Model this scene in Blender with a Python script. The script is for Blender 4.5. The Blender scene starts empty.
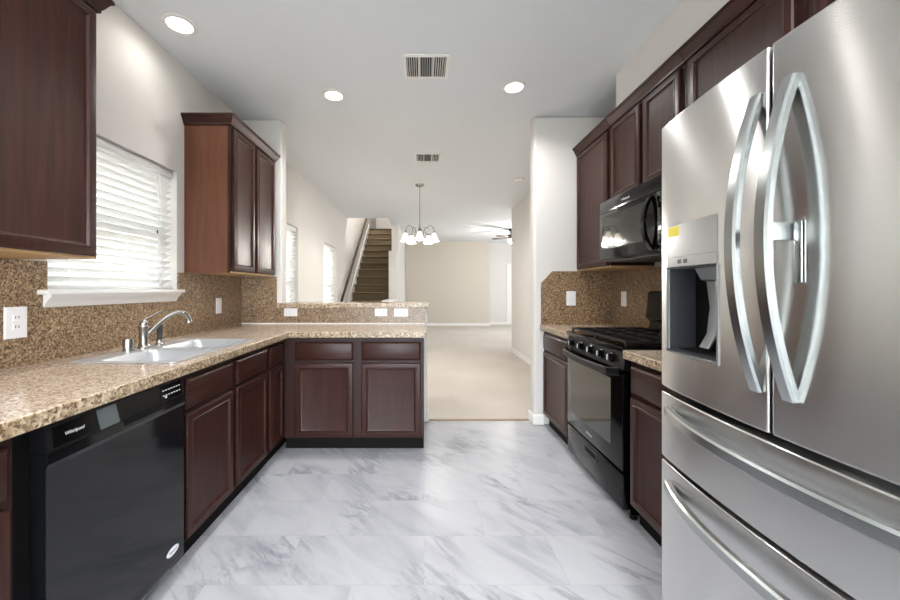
import bpy, bmesh, math, random
from mathutils import Vector, Matrix
random.seed(7)
SC = bpy.context.scene
COL = SC.collection
PI = math.pi

# ------------------------------------------------------------------ camera
cam_d = bpy.data.cameras.new('camera')
cam = bpy.data.objects.new('camera', cam_d); COL.objects.link(cam)
cam.location = (0, 0, 1.237)
cam.rotation_euler = (PI/2, 0, 0)
cam_d.sensor_width = 36.0
cam_d.lens = 36.0*365/900
cam_d.shift_x = 26/900
cam_d.shift_y = -11/900
cam_d.clip_start = 0.02
SC.camera = cam

# ------------------------------------------------------------------ world, lamps, exposure
W = bpy.data.worlds.new('sky'); SC.world = W; W.use_nodes = True
bg = W.node_tree.nodes['Background']
bg.inputs['Color'].default_value = (0.86, 0.935, 1.0, 1)
bg.inputs['Strength'].default_value = 8.5
SC.view_settings.view_transform = 'Standard'
SC.view_settings.look = 'None'
SC.view_settings.exposure = 1.45
SC.view_settings.gamma = 1.0
SC.view_settings.use_curve_mapping = False

def portal(name, loc, rot, sx, sy):
    """daylight portal filling a window or door opening"""
    d = bpy.data.lights.new(name, 'AREA'); d.shape = 'RECTANGLE'; d.size = sx; d.size_y = sy
    d.cycles.is_portal = True
    o = bpy.data.objects.new(name, d); COL.objects.link(o); o.location = loc; o.rotation_euler = rot
    return o
CAN_POWER = 5.0
CHANDELIER_POWER = 5.5
FILL_POWER = 7.0

def lamp(name, kind, loc, energy, color=(1, .985, .965), size=.12, spot=None, rot=(0, 0, 0)):
    d = bpy.data.lights.new(name, kind); d.energy = energy; d.color = color
    if kind == 'AREA':
        d.shape = 'DISK'; d.size = size; d.spread = math.radians(150)
    else:
        d.shadow_soft_size = size
    if spot:
        d.spot_size = spot; d.spot_blend = .8
    o = bpy.data.objects.new(name, d); COL.objects.link(o); o.location = loc; o.rotation_euler = rot
    return o

# ------------------------------------------------------------------ materials
def lin(c):
    out = []
    for v in c:
        v /= 255.0
        out.append(v/12.92 if v <= .04045 else ((v+.055)/1.055)**2.4)
    return (*out, 1.0)

def mat(name, col=(200, 200, 200), rough=.5, metal=0.0, spec=.5, emit=None, estr=0, coat=0):
    m = bpy.data.materials.new(name); m.use_nodes = True
    b = m.node_tree.nodes['Principled BSDF']
    b.inputs['Base Color'].default_value = lin(col)
    b.inputs['Roughness'].default_value = rough
    b.inputs['Metallic'].default_value = metal
    b.inputs['Specular IOR Level'].default_value = spec
    if coat:
        b.inputs['Coat Weight'].default_value = coat
        b.inputs['Coat Roughness'].default_value = .08
    if emit:
        b.inputs['Emission Color'].default_value = lin(emit)
        b.inputs['Emission Strength'].default_value = estr
    return m

def nt(m):
    t = m.node_tree
    return t, t.nodes, t.links, t.nodes['Principled BSDF']

def add(n, kind, **kw):
    x = n.new(kind)
    for k, v in kw.items():
        setattr(x, k, v)
    return x

def ramp(n, stops, interp='LINEAR'):
    r = n.new('ShaderNodeValToRGB'); e = r.color_ramp.elements
    r.color_ramp.interpolation = interp
    e[0].position, e[0].color = stops[0][0], lin(stops[0][1])
    e[1].position, e[1].color = stops[1][0], lin(stops[1][1])
    for p, c in stops[2:]:
        k = e.new(p); k.color = lin(c)
    return r

def coords(n, l, scale, rot=(0, 0, 0)):
    tc = n.new('ShaderNodeTexCoord'); mp = n.new('ShaderNodeMapping')
    mp.inputs['Scale'].default_value = scale; mp.inputs['Rotation'].default_value = rot
    l.new(tc.outputs['Object'], mp.inputs['Vector'])
    return mp.outputs['Vector']

def noise(n, l, vec, scale, detail=4, rough=.6, dist=0):
    x = n.new('ShaderNodeTexNoise')
    x.inputs['Scale'].default_value = scale; x.inputs['Detail'].default_value = detail
    x.inputs['Roughness'].default_value = rough; x.inputs['Distortion'].default_value = dist
    l.new(vec, x.inputs['Vector'])
    return x

def bump(n, l, h, b, strength=.2, dist=.002):
    x = n.new('ShaderNodeBump'); x.inputs['Strength'].default_value = strength; x.inputs['Distance'].default_value = dist
    l.new(h, x.inputs['Height']); l.new(x.outputs['Normal'], b.inputs['Normal'])

def wood(name, scale, c1, c2, c3, rough=.36):
    m = mat(name, c2, rough, spec=.27)
    t, n, l, b = nt(m)
    v = coords(n, l, scale)
    a = noise(n, l, v, 1.0, 6, .65, .6)
    r = ramp(n, [(.25, c1), (.5, c2), (.78, c3)])
    l.new(a.outputs['Fac'], r.inputs['Fac']); l.new(r.outputs['Color'], b.inputs['Base Color'])
    bump(n, l, a.outputs['Fac'], b, .12, .001)
    return m

ESP = ((38, 19, 14), (54, 28, 22), (71, 39, 31))
M_wv = wood('cherry_vertical_grain', (45, 45, 2.2), *ESP)
M_wh = wood('cherry_horizontal_grain', (2.5, 2.5, 60), *ESP)
M_frame = wood('cherry_face_frame', (45, 45, 2.2), (34, 17, 14), (46, 24, 20), (56, 31, 26), .45)
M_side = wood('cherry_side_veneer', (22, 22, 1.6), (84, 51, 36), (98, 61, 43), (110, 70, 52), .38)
M_under = wood('plain_cabinet_underside', (4, 30, 4), (176, 142, 100), (190, 156, 112), (204, 170, 124), .5)
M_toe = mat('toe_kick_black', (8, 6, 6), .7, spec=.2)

def granite(name, stops, rough, scale=95):
    m = mat(name, (150, 120, 90), rough)
    t, n, l, b = nt(m)
    v = coords(n, l, (1, 1, 1))
    nz = noise(n, l, v, 45, 3, .6)
    mx = n.new('ShaderNodeMix'); mx.data_type = 'VECTOR'; mx.inputs['Factor'].default_value = .02
    l.new(v, mx.inputs[4]); l.new(nz.outputs['Color'], mx.inputs[5])
    vo = n.new('ShaderNodeTexVoronoi'); vo.inputs['Scale'].default_value = scale
    l.new(mx.outputs[1], vo.inputs['Vector'])
    n2 = noise(n, l, v, 38, 4, .7)
    sep = n.new('ShaderNodeSeparateColor'); l.new(vo.outputs['Color'], sep.inputs['Color'])
    ad = n.new('ShaderNodeMath'); ad.operation = 'MULTIPLY_ADD'
    ad.inputs[1].default_value = .62
    l.new(sep.outputs[0], ad.inputs[0])
    sc2 = n.new('ShaderNodeMath'); sc2.operation = 'MULTIPLY'; sc2.inputs[1].default_value = .42
    l.new(n2.outputs['Fac'], sc2.inputs[0]); l.new(sc2.outputs[0], ad.inputs[2])
    r = ramp(n, stops)
    l.new(ad.outputs[0], r.inputs['Fac']); l.new(r.outputs['Color'], b.inputs['Base Color'])
    return m
M_granite = granite('brown_granite', [(.15, (52, 40, 30)), (.34, (98, 76, 54)), (.5, (134, 108, 80)), (.66, (156, 130, 100)), (.82, (188, 164, 134))], .3, 170)
M_top = granite('granite_worktop', [(.12, (126, 104, 86)), (.3, (160, 138, 118)), (.48, (184, 164, 144)), (.66, (198, 182, 164)), (.82, (214, 202, 188))], .14, 170)
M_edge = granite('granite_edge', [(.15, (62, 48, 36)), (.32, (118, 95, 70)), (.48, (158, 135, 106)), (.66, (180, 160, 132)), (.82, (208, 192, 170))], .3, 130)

def wall_mat(name, col, rough=.85):
    m = mat(name, col, rough, spec=.25)
    t, n, l, b = nt(m)
    a = noise(n, l, coords(n, l, (1, 1, 1)), 180, 3, .6)
    bump(n, l, a.outputs['Fac'], b, .08, .002)
    return m
M_wall = wall_mat('cream_wall_paint', (219, 215, 210))
M_far = wall_mat('beige_wall_paint', (206, 197, 185))
M_ceil = wall_mat('ceiling_paint', (228, 231, 233))
M_white = mat('white_trim_paint', (236, 234, 230), .4)
M_plate = mat('white_plastic', (240, 238, 240), .35)
M_slot = mat('outlet_slot_dark', (50, 46, 44), .5)
M_blind = mat('white_blind_slat', (240, 240, 238), .4)
M_vinyl = mat('window_vinyl', (235, 236, 236), .35)
M_black = mat('black_gloss_enamel', (6, 6, 7), .14, spec=.32)
M_dwblack = mat('dishwasher_black', (14, 15, 18), .09, spec=.5)
M_panelblack = mat('control_panel_black', (14, 14, 16), .3, spec=.35)
M_blackmatte = mat('black_cast_iron', (14, 14, 14), .55)
M_ovenglass = mat('oven_window_glass', (16, 16, 15), .04, coat=.4, spec=.6)
M_logo = mat('silver_logo_print', (225, 225, 228), .35)
M_sticker = mat('white_sticker', (226, 228, 232), .4)
M_yellow = mat('yellow_sticker', (226, 206, 40), .5)
M_chrome = mat('brushed_nickel', (172, 169, 164), .27, 1.0)
M_sinksteel = mat('sink_steel', (205, 207, 210), .36, .65)
M_grey = mat('dispenser_dark_grey', (62, 63, 67), .3)
M_dgrey = mat('fridge_cabinet_grey', (58, 58, 60), .5)
M_disp = mat('dispenser_silver', (164, 166, 166), .28, .7)
M_gasket = mat('black_gasket', (8, 8, 9), .6, spec=.2)
M_bracket = mat('bronze_rail', (58, 46, 40), .45)
M_rail = wood('dark_handrail_wood', (20, 2, 20), (46, 30, 24), (62, 42, 34), (76, 54, 42), .35)
M_duct = mat('vent_dark_duct', (52, 52, 54), .8)

def steel(name, col, rough, aniso):
    m = mat(name, col, rough, 1.0)
    t, n, l, b = nt(m)
    b.inputs['Anisotropic'].default_value = aniso
    b.inputs['Anisotropic Rotation'].default_value = .25
    tg = n.new('ShaderNodeTangent'); tg.direction_type = 'RADIAL'; tg.axis = 'Z'
    l.new(tg.outputs['Tangent'], b.inputs['Tangent'])
    return m
M_steel = steel('stainless_steel', (220, 220, 219), .24, .96)
M_handle = mat('stainless_handle', (180, 184, 183), .27, 1.0)

def marble():
    m = mat('marble_vinyl_tile', (205, 206, 210), .34)
    t, n, l, b = nt(m)
    tc = n.new('ShaderNodeTexCoord')
    br = n.new('ShaderNodeTexBrick'); br.inputs['Scale'].default_value = 1.0
    br.inputs['Brick Width'].default_value = .61; br.inputs['Row Height'].default_value = .305
    br.inputs['Mortar Size'].default_value = .0016; br.inputs['Mortar Smooth'].default_value = .3
    br.inputs['Color1'].default_value = (0, 0, 0, 1); br.inputs['Color2'].default_value = (1, 1, 1, 1); br.inputs['Mortar'].default_value = (.5, .5, .5, 1)
    l.new(tc.outputs['Object'], br.inputs['Vector'])
    # a separate vein phase for each tile
    sc = n.new('ShaderNodeVectorMath'); sc.operation = 'SCALE'; sc.inputs['Scale'].default_value = 1.7
    l.new(br.outputs['Color'], sc.inputs[0])
    av = n.new('ShaderNodeVectorMath'); av.operation = 'ADD'
    l.new(tc.outputs['Object'], av.inputs[0]); l.new(sc.outputs['Vector'], av.inputs[1])
    mp = n.new('ShaderNodeMapping'); mp.vector_type = 'TEXTURE'; mp.inputs['Rotation'].default_value = (0, 0, math.radians(-46)); mp.inputs['Scale'].default_value = (.72, .19, 1)
    l.new(av.outputs['Vector'], mp.inputs['Vector'])
    a = noise(n, l, mp.outputs['Vector'], 1.2, 7, .62, .5)
    r = ramp(n, [(.26, (152, 154, 160)), (.40, (170, 171, 177)), (.52, (180, 181, 186)), (.75, (187, 188, 192))])
    l.new(a.outputs['Fac'], r.inputs['Fac'])
    a2 = noise(n, l, mp.outputs['Vector'], 1.5, 6, .62, .5)
    r2 = ramp(n, [(.43, (255, 255, 255)), (.495, (196, 197, 203)), (.55, (255, 255, 255))])
    l.new(a2.outputs['Fac'], r2.inputs['Fac'])
    mk = noise(n, l, av.outputs['Vector'], 2.2, 2, .5)
    mr = ramp(n, [(.48, (0, 0, 0)), (.66, (255, 255, 255))]); l.new(mk.outputs['Fac'], mr.inputs['Fac'])
    mx = n.new('ShaderNodeMix'); mx.data_type = 'RGBA'; mx.blend_type = 'MULTIPLY'
    l.new(mr.outputs['Color'], mx.inputs[0]); l.new(r.outputs['Color'], mx.inputs[6]); l.new(r2.outputs['Color'], mx.inputs[7])
    m2 = n.new('ShaderNodeMix'); m2.data_type = 'RGBA'; m2.blend_type = 'MIX'
    m2.inputs[7].default_value = lin((166, 167, 172))
    l.new(br.outputs['Fac'], m2.inputs[0]); l.new(mx.outputs[2], m2.inputs[6])
    l.new(m2.outputs[2], b.inputs['Base Color'])
    return m
M_floor = marble()

def carpet(name, c1, c2):
    m = mat(name, c1, .95, spec=.1)
    t, n, l, b = nt(m)
    v = coords(n, l, (1, 1, 1))
    a = noise(n, l, v, 260, 3, .7); a2 = noise(n, l, v, 1.1, 3, .5)
    ad = n.new('ShaderNodeMath'); ad.operation = 'MULTIPLY_ADD'; ad.inputs[1].default_value = .5
    l.new(a.outputs['Fac'], ad.inputs[0])
    s = n.new('ShaderNodeMath'); s.operation = 'MULTIPLY'; s.inputs[1].default_value = .5
    l.new(a2.outputs['Fac'], s.inputs[0]); l.new(s.outputs[0], ad.inputs[2])
    r = ramp(n, [(.3, c1), (.7, c2)]); l.new(ad.outputs[0], r.inputs['Fac']); l.new(r.outputs['Color'], b.inputs['Base Color'])
    bump(n, l, a.outputs['Fac'], b, .5, .004)
    return m
M_carpet = carpet('beige_carpet', (190, 182, 173), (212, 205, 197))
M_staircarpet_shaded = carpet('stair_carpet_shaded', (88, 75, 57), (114, 99, 77))  # carpet colour darkened to put the stairwell shade into it

def glass():
    m = bpy.data.materials.new('clear_window_glass'); m.use_nodes = True
    t = m.node_tree; n = t.nodes; l = t.links
    n.remove(n['Principled BSDF'])
    tr = n.new('ShaderNodeBsdfTransparent'); gl = n.new('ShaderNodeBsdfGlossy'); gl.inputs['Roughness'].default_value = .02
    mx = n.new('ShaderNodeMixShader'); fr = n.new('ShaderNodeLayerWeight'); fr.inputs['Blend'].default_value = .5
    pw = n.new('ShaderNodeMath'); pw.operation = 'POWER'; pw.inputs[1].default_value = 5
    ma = n.new('ShaderNodeMath'); ma.operation = 'MULTIPLY_ADD'; ma.inputs[1].default_value = .7; ma.inputs[2].default_value = .03
    l.new(fr.outputs['Facing'], pw.inputs[0]); l.new(pw.outputs[0], ma.inputs[0])
    l.new(ma.outputs[0], mx.inputs[0]); l.new(tr.outputs[0], mx.inputs[1]); l.new(gl.outputs[0], mx.inputs[2])
    l.new(mx.outputs[0], n['Material Output'].inputs['Surface'])
    return m
M_glass = glass()
M_lens = mat('lit_lamp_lens', (255, 250, 240), .5, emit=(255, 248, 236), estr=9)
M_shade = mat('lit_frosted_shade', (250, 245, 235), .5, emit=(255, 240, 214), estr=.8)
M_fanlight = mat('lit_fan_globe', (250, 245, 235), .5, emit=(255, 238, 205), estr=4)

# ------------------------------------------------------------------ building helpers
ORG = {}
def org(p):
    return ORG.get(p.name, Vector((0, 0, 0))) if p else Vector((0, 0, 0))

def thing(name, label, cat, loc, group=None):
    o = bpy.data.objects.new(name, None); COL.objects.link(o)
    o.empty_display_size = .05
    o.location = loc; o['label'] = label; o['category'] = cat
    if group: o['group'] = group
    ORG[o.name] = Vector(loc)
    return o

class MB:
    """collects shapes (world coordinates) and links them as one mesh object"""
    def __init__(s): s.bm = bmesh.new()
    def box(s, x0, x1, y0, y1, z0, z1, bev=0, seg=2):
        b = bmesh.new()
        bmesh.ops.create_cube(b, size=1)
        for v in b.verts:
            v.co = Vector(((x0+x1)/2+v.co.x*(x1-x0), (y0+y1)/2+v.co.y*(y1-y0), (z0+z1)/2+v.co.z*(z1-z0)))
        if bev:
            bmesh.ops.bevel(b, geom=b.edges[:], offset=bev, segments=seg, profile=.5, affect='EDGES')
        s._take(b); return s
    def _take(s, b):
        me = bpy.data.meshes.new('tmp'); b.to_mesh(me); b.free(); s.bm.from_mesh(me); bpy.data.meshes.remove(me)
    def cells(s, us, vs, filled, w0, w1, mp):
        V = {}
        def vert(i, j, k):
            if (i, j, k) not in V:
                w = (w0 if k == 0 else w1)
                ww = w(us[i], vs[j]) if callable(w) else w
                V[(i, j, k)] = s.bm.verts.new(mp(us[i], vs[j], ww))
            return V[(i, j, k)]
        nu, nv = len(us)-1, len(vs)-1
        F = lambda i, j: 0 <= i < nu and 0 <= j < nv and filled((us[i]+us[i+1])/2, (vs[j]+vs[j+1])/2)
        fs = []
        for i in range(nu):
            for j in range(nv):
                if not F(i, j): continue
                q = [(i, j), (i+1, j), (i+1, j+1), (i, j+1)]
                fs.append(s.bm.faces.new([vert(a, b, 1) for a, b in q]))
                fs.append(s.bm.faces.new([vert(a, b, 0) for a, b in q[::-1]]))
                for (di, dj), (p, r) in zip(((0, -1), (1, 0), (0, 1), (-1, 0)), ((q[0], q[1]), (q[1], q[2]), (q[2], q[3]), (q[3], q[0]))):
                    if not F(i+di, j+dj):
                        fs.append(s.bm.faces.new([vert(*p, 0), vert(*r, 0), vert(*r, 1), vert(*p, 1)]))
        bmesh.ops.recalc_face_normals(s.bm, faces=fs)
        return s
    def rings(s, O, U, V, N, w, h, prof):
        """stepped rectangular panel: prof = [(inset, height)] from back edge to centre"""
        O, U, V, N = map(Vector, (O, U, V, N)); loops = []
        for ins, ht in prof:
            loops.append([s.bm.verts.new(O+U*a+V*b+N*ht) for a, b in ((ins, ins), (w-ins, ins), (w-ins, h-ins), (ins, h-ins))])
        fs = [s.bm.faces.new(loops[0][::-1])]
        for A, B in zip(loops, loops[1:]):
            for k in range(4):
                fs.append(s.bm.faces.new((A[k], A[(k+1) % 4], B[(k+1) % 4], B[k])))
        fs.append(s.bm.faces.new(loops[-1]))
        bmesh.ops.recalc_face_normals(s.bm, faces=fs)
        return s
    def prism(s, pts, vec):
        vec = Vector(vec)
        A = [s.bm.verts.new(Vector(p)) for p in pts]; B = [s.bm.verts.new(Vector(p)+vec) for p in pts]
        n = len(pts)
        fs = [s.bm.faces.new(A[::-1]), s.bm.faces.new(B)]
        for i in range(n):
            fs.append(s.bm.faces.new((A[i], A[(i+1) % n], B[(i+1) % n], B[i])))
        bmesh.ops.recalc_face_normals(s.bm, faces=fs)
        return s
    def tube(s, pts, r, n=12, sx=1.0, up=None):
        """tube along pts; r number or list; sx flattens one cross axis"""
        pts = [Vector(p) for p in pts]; m = len(pts)
        rs = r if isinstance(r, (list, tuple)) else [r]*m
        t0 = (pts[1]-pts[0]).normalized()
        a = Vector(up) if up else (Vector((0, 0, 1)) if abs(t0.z) < .9 else Vector((1, 0, 0)))
        rings = []
        for i in range(m):
            t = ((pts[min(i+1, m-1)]-pts[max(i-1, 0)])).normalized()
            a = (a-t*a.dot(t)).normalized(); b = t.cross(a)
            rings.append([s.bm.verts.new(pts[i]+(a*math.cos(2*PI*k/n)+b*math.sin(2*PI*k/n)*sx)*rs[i]) for k in range(n)])
        fs = []
        for A, B in zip(rings, rings[1:]):
            for k in range(n):
                fs.append(s.bm.faces.new((A[k], A[(k+1) % n], B[(k+1) % n], B[k])))
        fs.append(s.bm.faces.new(rings[0][::-1])); fs.append(s.bm.faces.new(rings[-1]))
        bmesh.ops.recalc_face_normals(s.bm, faces=fs)
        return s
    def bar(s, pts, a, hw, hh):
        """rectangular bar with chamfered edges along pts; a = direction of its width hw"""
        pts = [Vector(p) for p in pts]; m = len(pts); a = Vector(a); rings = []
        c = min(hw, hh)*.45
        sec = [(-hw+c, -hh), (hw-c, -hh), (hw, -hh+c), (hw, hh-c), (hw-c, hh), (-hw+c, hh), (-hw, hh-c), (-hw, -hh+c)]
        for i in range(m):
            t = (pts[min(i+1, m-1)]-pts[max(i-1, 0)]).normalized()
            aa = (a-t*a.dot(t)).normalized(); b = t.cross(aa)
            rings.append([s.bm.verts.new(pts[i]+aa*p+b*q) for p, q in sec])
        fs = []
        for A, B in zip(rings, rings[1:]):
            for k in range(8):
                fs.append(s.bm.faces.new((A[k], A[(k+1) % 8], B[(k+1) % 8], B[k])))
        fs.append(s.bm.faces.new(rings[0][::-1])); fs.append(s.bm.faces.new(rings[-1]))
        bmesh.ops.recalc_face_normals(s.bm, faces=fs)
        return s
    def lathe(s, prof, c, axis=(0, 0, 1), n=24):
        """prof = [(radius, height)] about axis through c"""
        c = Vector(c); ax = Vector(axis).normalized()
        a = Vector((1, 0, 0)) if abs(ax.x) < .9 else Vector((0, 1, 0))
        a = (a-ax*a.dot(ax)).normalized(); b = ax.cross(a); rings = []
        for r, h in prof:
            rings.append([s.bm.verts.new(c+ax*h+(a*math.cos(2*PI*k/n)+b*math.sin(2*PI*k/n))*max(r, 1e-5)) for k in range(n)])
        fs = []
        for A, B in zip(rings, rings[1:]):
            for k in range(n):
                fs.append(s.bm.faces.new((A[k], A[(k+1) % n], B[(k+1) % n], B[k])))
        fs.append(s.bm.faces.new(rings[0][::-1])); fs.append(s.bm.faces.new(rings[-1]))
        bmesh.ops.recalc_face_normals(s.bm, faces=fs)
        return s
    def sweep(s, path, prof):
        """profile [(outset, z)] swept along a plan path with mitred corners; outset to the right of travel"""
        P = [Vector((x, y)) for x, y in path]; rings = []
        for i in range(len(P)):
            ds = []
            if i > 0: ds.append((P[i]-P[i-1]).normalized())
            if i < len(P)-1: ds.append((P[i+1]-P[i]).normalized())
            ns = [Vector((d.y, -d.x)) for d in ds]
            nrm = sum(ns, Vector((0, 0))).normalized()
            k = 1/max(nrm.dot(ns[0]), .2)
            rings.append([s.bm.verts.new((P[i].x+nrm.x*o*k, P[i].y+nrm.y*o*k, z)) for o, z in prof])
        m = len(prof); fs = []
        for A, B in zip(rings, rings[1:]):
            for k in range(m):
                fs.append(s.bm.faces.new((A[k], A[(k+1) % m], B[(k+1) % m], B[k])))
        fs.append(s.bm.faces.new(rings[0][::-1])); fs.append(s.bm.faces.new(rings[-1]))
        bmesh.ops.recalc_face_normals(s.bm, faces=fs)
        return s
    def build(s, name, m, parent=None, smooth=35, bevel=0):
        me = bpy.data.meshes.new(name)
        o_ = org(parent)
        for v in s.bm.verts: v.co -= o_
        s.bm.to_mesh(me); s.bm.free()
        for mm in (m if isinstance(m, (list, tuple)) else [m]): me.materials.append(mm)
        if smooth:
            for p in me.polygons: p.use_smooth = True
            me.set_sharp_from_angle(angle=math.radians(smooth))
        o = bpy.data.objects.new(name, me); COL.objects.link(o)
        if parent: o.parent = parent
        ORG[o.name] = o_.copy()
        if bevel:
            b = o.modifiers.new('edge', 'BEVEL'); b.width = bevel; b.segments = 3; b.limit_method = 'ANGLE'; b.angle_limit = math.radians(50)
        return o

def tag(o, label, cat, group=None):
    o['label'] = label; o['category'] = cat
    if group: o['group'] = group
    return o
def struct(o):
    o['kind'] = 'structure'; return o

def text(s_, name, m, parent, O, U, V, N, height, align='CENTER', shear=0):
    """printed lettering lying on a surface: O centre, U reading direction, V up, N outward"""
    cu = bpy.data.curves.new('lettering', 'FONT'); cu.body = s_; cu.size = 1; cu.align_x = align; cu.align_y = 'CENTER'
    cu.extrude = .01; cu.shear = shear; cu.resolution_u = 3
    to = bpy.data.objects.new('lettering', cu)
    me = bpy.data.meshes.new_from_object(to)
    bpy.data.objects.remove(to); bpy.data.curves.remove(cu)
    O, U, V, N = map(Vector, (O, U, V, N)); oo = org(parent)
    for v in me.vertices:
        v.co = O+U*v.co.x*height+V*v.co.y*height+N*(v.co.z*.02+.0004)-oo
    me.materials.clear(); me.materials.append(m); me.name = name
    o = bpy.data.objects.new(name, me); COL.objects.link(o); o.parent = parent; ORG[o.name] = oo.copy()
    return o

def dup(root, loc, label=None, group=None):
    def cp(o, par):
        c = o.copy(); COL.objects.link(c); c.parent = par
        for ch in list(o.children): cp(ch, c)
        return c
    r = cp(root, None); r.location = loc
    if label: r['label'] = label
    if group: r['group'] = group
    return r

# ------------------------------------------------------------------ room shell
XL, XR, ZC = -1.70, 1.72, 2.81
YB = -2.3          # wall behind the viewer
def inr(v, a, b): return a < v < b

struct(MB().box(XL-.2, XR+.2, YB-.2, 3.45, -.12, 0).build('floor', M_floor, smooth=0))
struct(MB().box(XL-.2, 5.7, 3.45, 13.4, -.12, .006).build('floor.001', M_carpet, smooth=0))
# ceiling with the stairwell left open
struct(MB().cells([XL-.2, -.80, 5.7], [YB-.2, 8.1, 12.9], lambda x, y: not (x < -.8 and y > 8.1), ZC, ZC+.26, lambda u, v, w: (u, v, w)).build('ceiling', M_ceil, smooth=0))
WIN = [(1.64, 2.51, 1.2135, 2.045), (4.05, 4.93, .62, 2.06), (6.20, 7.06, .62, 2.03)]
ys = sorted({YB-.2, 8.1, 13.2, *[w[0] for w in WIN], *[w[1] for w in WIN]})
zs = sorted({0, ZC, 5.3, *[w[2] for w in WIN], *[w[3] for w in WIN]})
def fill_left(y, z):
    if z > ZC and y < 8.1: return False
    return not any(inr(y, a, b) and inr(z, c, d) for a, b, c, d in WIN)
struct(MB().cells(ys, zs, fill_left, XL-.15, XL, lambda u, v, w: (w, u, v)).build('wall_left', M_wall, smooth=0))
struct(MB().box(XR, XR+.12, YB-.2, 7.17, 0, ZC).build('wall_right', M_wall, smooth=0))
struct(MB().box(XR+.12, 5.7, 7.05, 7.17, 0, ZC).build('wall_right.001', M_wall, smooth=0))
# left stub and bar half wall in one L
struct(MB().cells([XL, -1.322, .03], [0, 1.062, ZC], lambda x, z: x < -1.322 or z < 1.062, 3.39, 3.51, lambda u, v, w: (u, w, v)).build('wall_bar', M_wall, bevel=.014))
struct(MB().box(1.0, XR, 3.32, 3.45, 0, ZC).build('wall_stub', M_wall, bevel=.022))
struct(MB().box(1.41, XR, -1.2, 2.68, 2.46, ZC).build('wall_bulkhead', M_wall, smooth=0))
struct(MB().box(-.63, 2.2, 12.2, 12.32, 0, ZC).build('wall_far', M_far, bevel=.012))
struct(MB().box(2.08, 2.2, 12.32, 12.62, 0, ZC).build('wall_far.001', M_far, smooth=0))
DX0, DX1, DH = 2.93, 3.75, 2.05
struct(MB().cells([2.2, DX0, DX1, 5.7], [0, DH, ZC], lambda x, z: not (inr(x, DX0, DX1) and z < DH), 12.62, 12.74, lambda u, v, w: (u, w, v)).build('wall_far.002', M_wall, smooth=0))
# living room side wall; unseen window added as a daylight source
LW = (9.2, 10.6, .8, 2.1)
struct(MB().cells([7.0, LW[0], LW[1], 12.8], [0, LW[2], LW[3], ZC], lambda y, z: not (inr(y, LW[0], LW[1]) and inr(z, LW[2], LW[3])), 5.55, 5.7, lambda u, v, w: (w, u, v)).build('wall_living', M_wall, smooth=0))
# wall behind the viewer; unseen patio door added to let in fill daylight
PD = (-1.25, .95, 0.05, 2.15)
struct(MB().cells([XL-.2, PD[0], PD[1], XR+.2], [0, PD[2], PD[3], ZC], lambda x, z: not (inr(x, PD[0], PD[1]) and inr(z, PD[2], PD[3])), YB-.15, YB, lambda u, v, w: (u, w, v)).build('wall_back', M_wall, smooth=0))
# stair walls, upper hall
struct(MB().cells([8.25, 9.0, 12.9], [0, 2.10, 5.3], lambda y, z: y > 9.0 or z < 2.10, -.80, -.63, lambda u, v, w: (w, u, v)).build('wall_stair', M_wall, bevel=.01))
struct(MB().box(XL-.15, -.54, 12.9, 13.05, 0, 5.3).build('wall_landing', M_wall, smooth=0))
struct(MB().box(XL-.15, -.4, 8.0, 13.05, 5.3, 5.42).build('ceiling.001', M_ceil, smooth=0))
struct(MB().box(XL, -.54, 8.0, 8.1, ZC+.26, 5.3).build('wall_hall', M_wall, smooth=0))
struct(MB().box(-.80, -.54, 8.0, 9.0, ZC+.262, 5.3).build('wall_hall.001', M_wall, smooth=0))
lamp('upstairs_hall_light', 'POINT', (-1.2, 9.0, 5.1), 55, size=.12)

# baseboards
BBP = [(0, 0), (.012, 0), (.012, .075), (.006, .088), (0, .088)]
def bb(name, path):
    return struct(MB().sweep(path, [(o, z+.007) for o, z in BBP]).build(name, M_white, smooth=0))
bb('baseboard_far', [(-.63, 12.2), (2.2, 12.2), (2.2, 12.62), (DX0-.07, 12.62)])
bb('baseboard_right', [(XR, 7.17), (XR, 3.45)])
struct(MB().sweep([(1.088, 3.319), (.999, 3.319), (.999, 3.451), (1.3, 3.451)], [(-o, z+.008) for o, z in BBP]).build('baseboard_stub', M_white, smooth=0))
bb('baseboard_left', [(XL, 3.52), (XL, 7.2)])
struct(MB().sweep([(.2, 3.511), (.031, 3.511), (.031, 3.39)][1:], [(-o, z+.008) for o, z in BBP]).build('baseboard_bar', M_white, smooth=0))
# strip where tile meets carpet
struct(MB().box(.045, .985, 3.425, 3.46, .0005, .009, .003).build('trim_1', mat('carpet_strip', (150, 128, 98), .5)))

struct(MB().box(-14, 14, -14, YB-.15, -.4, -.14).box(-14, XL-.15, YB-.15, 20, -.4, -.14).build('ground', mat('outdoor_ground', (150, 148, 138), .9), smooth=0))  # unseen ground, added to stop sky light from below
struct(MB().box(-4.9, -4.6, -8, 16, -.14, 5.2).build('sky_block_wall', mat('sky_block_grey', (140, 134, 126), .9), smooth=0))  # unseen wall added to block sky light at the blinds
struct(MB().box(-2.55, XL-.15, YB-1, 14, 3.02, 3.14).build('shade_eave', M_white, smooth=0))  # unseen eave added to shade the windows
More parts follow.
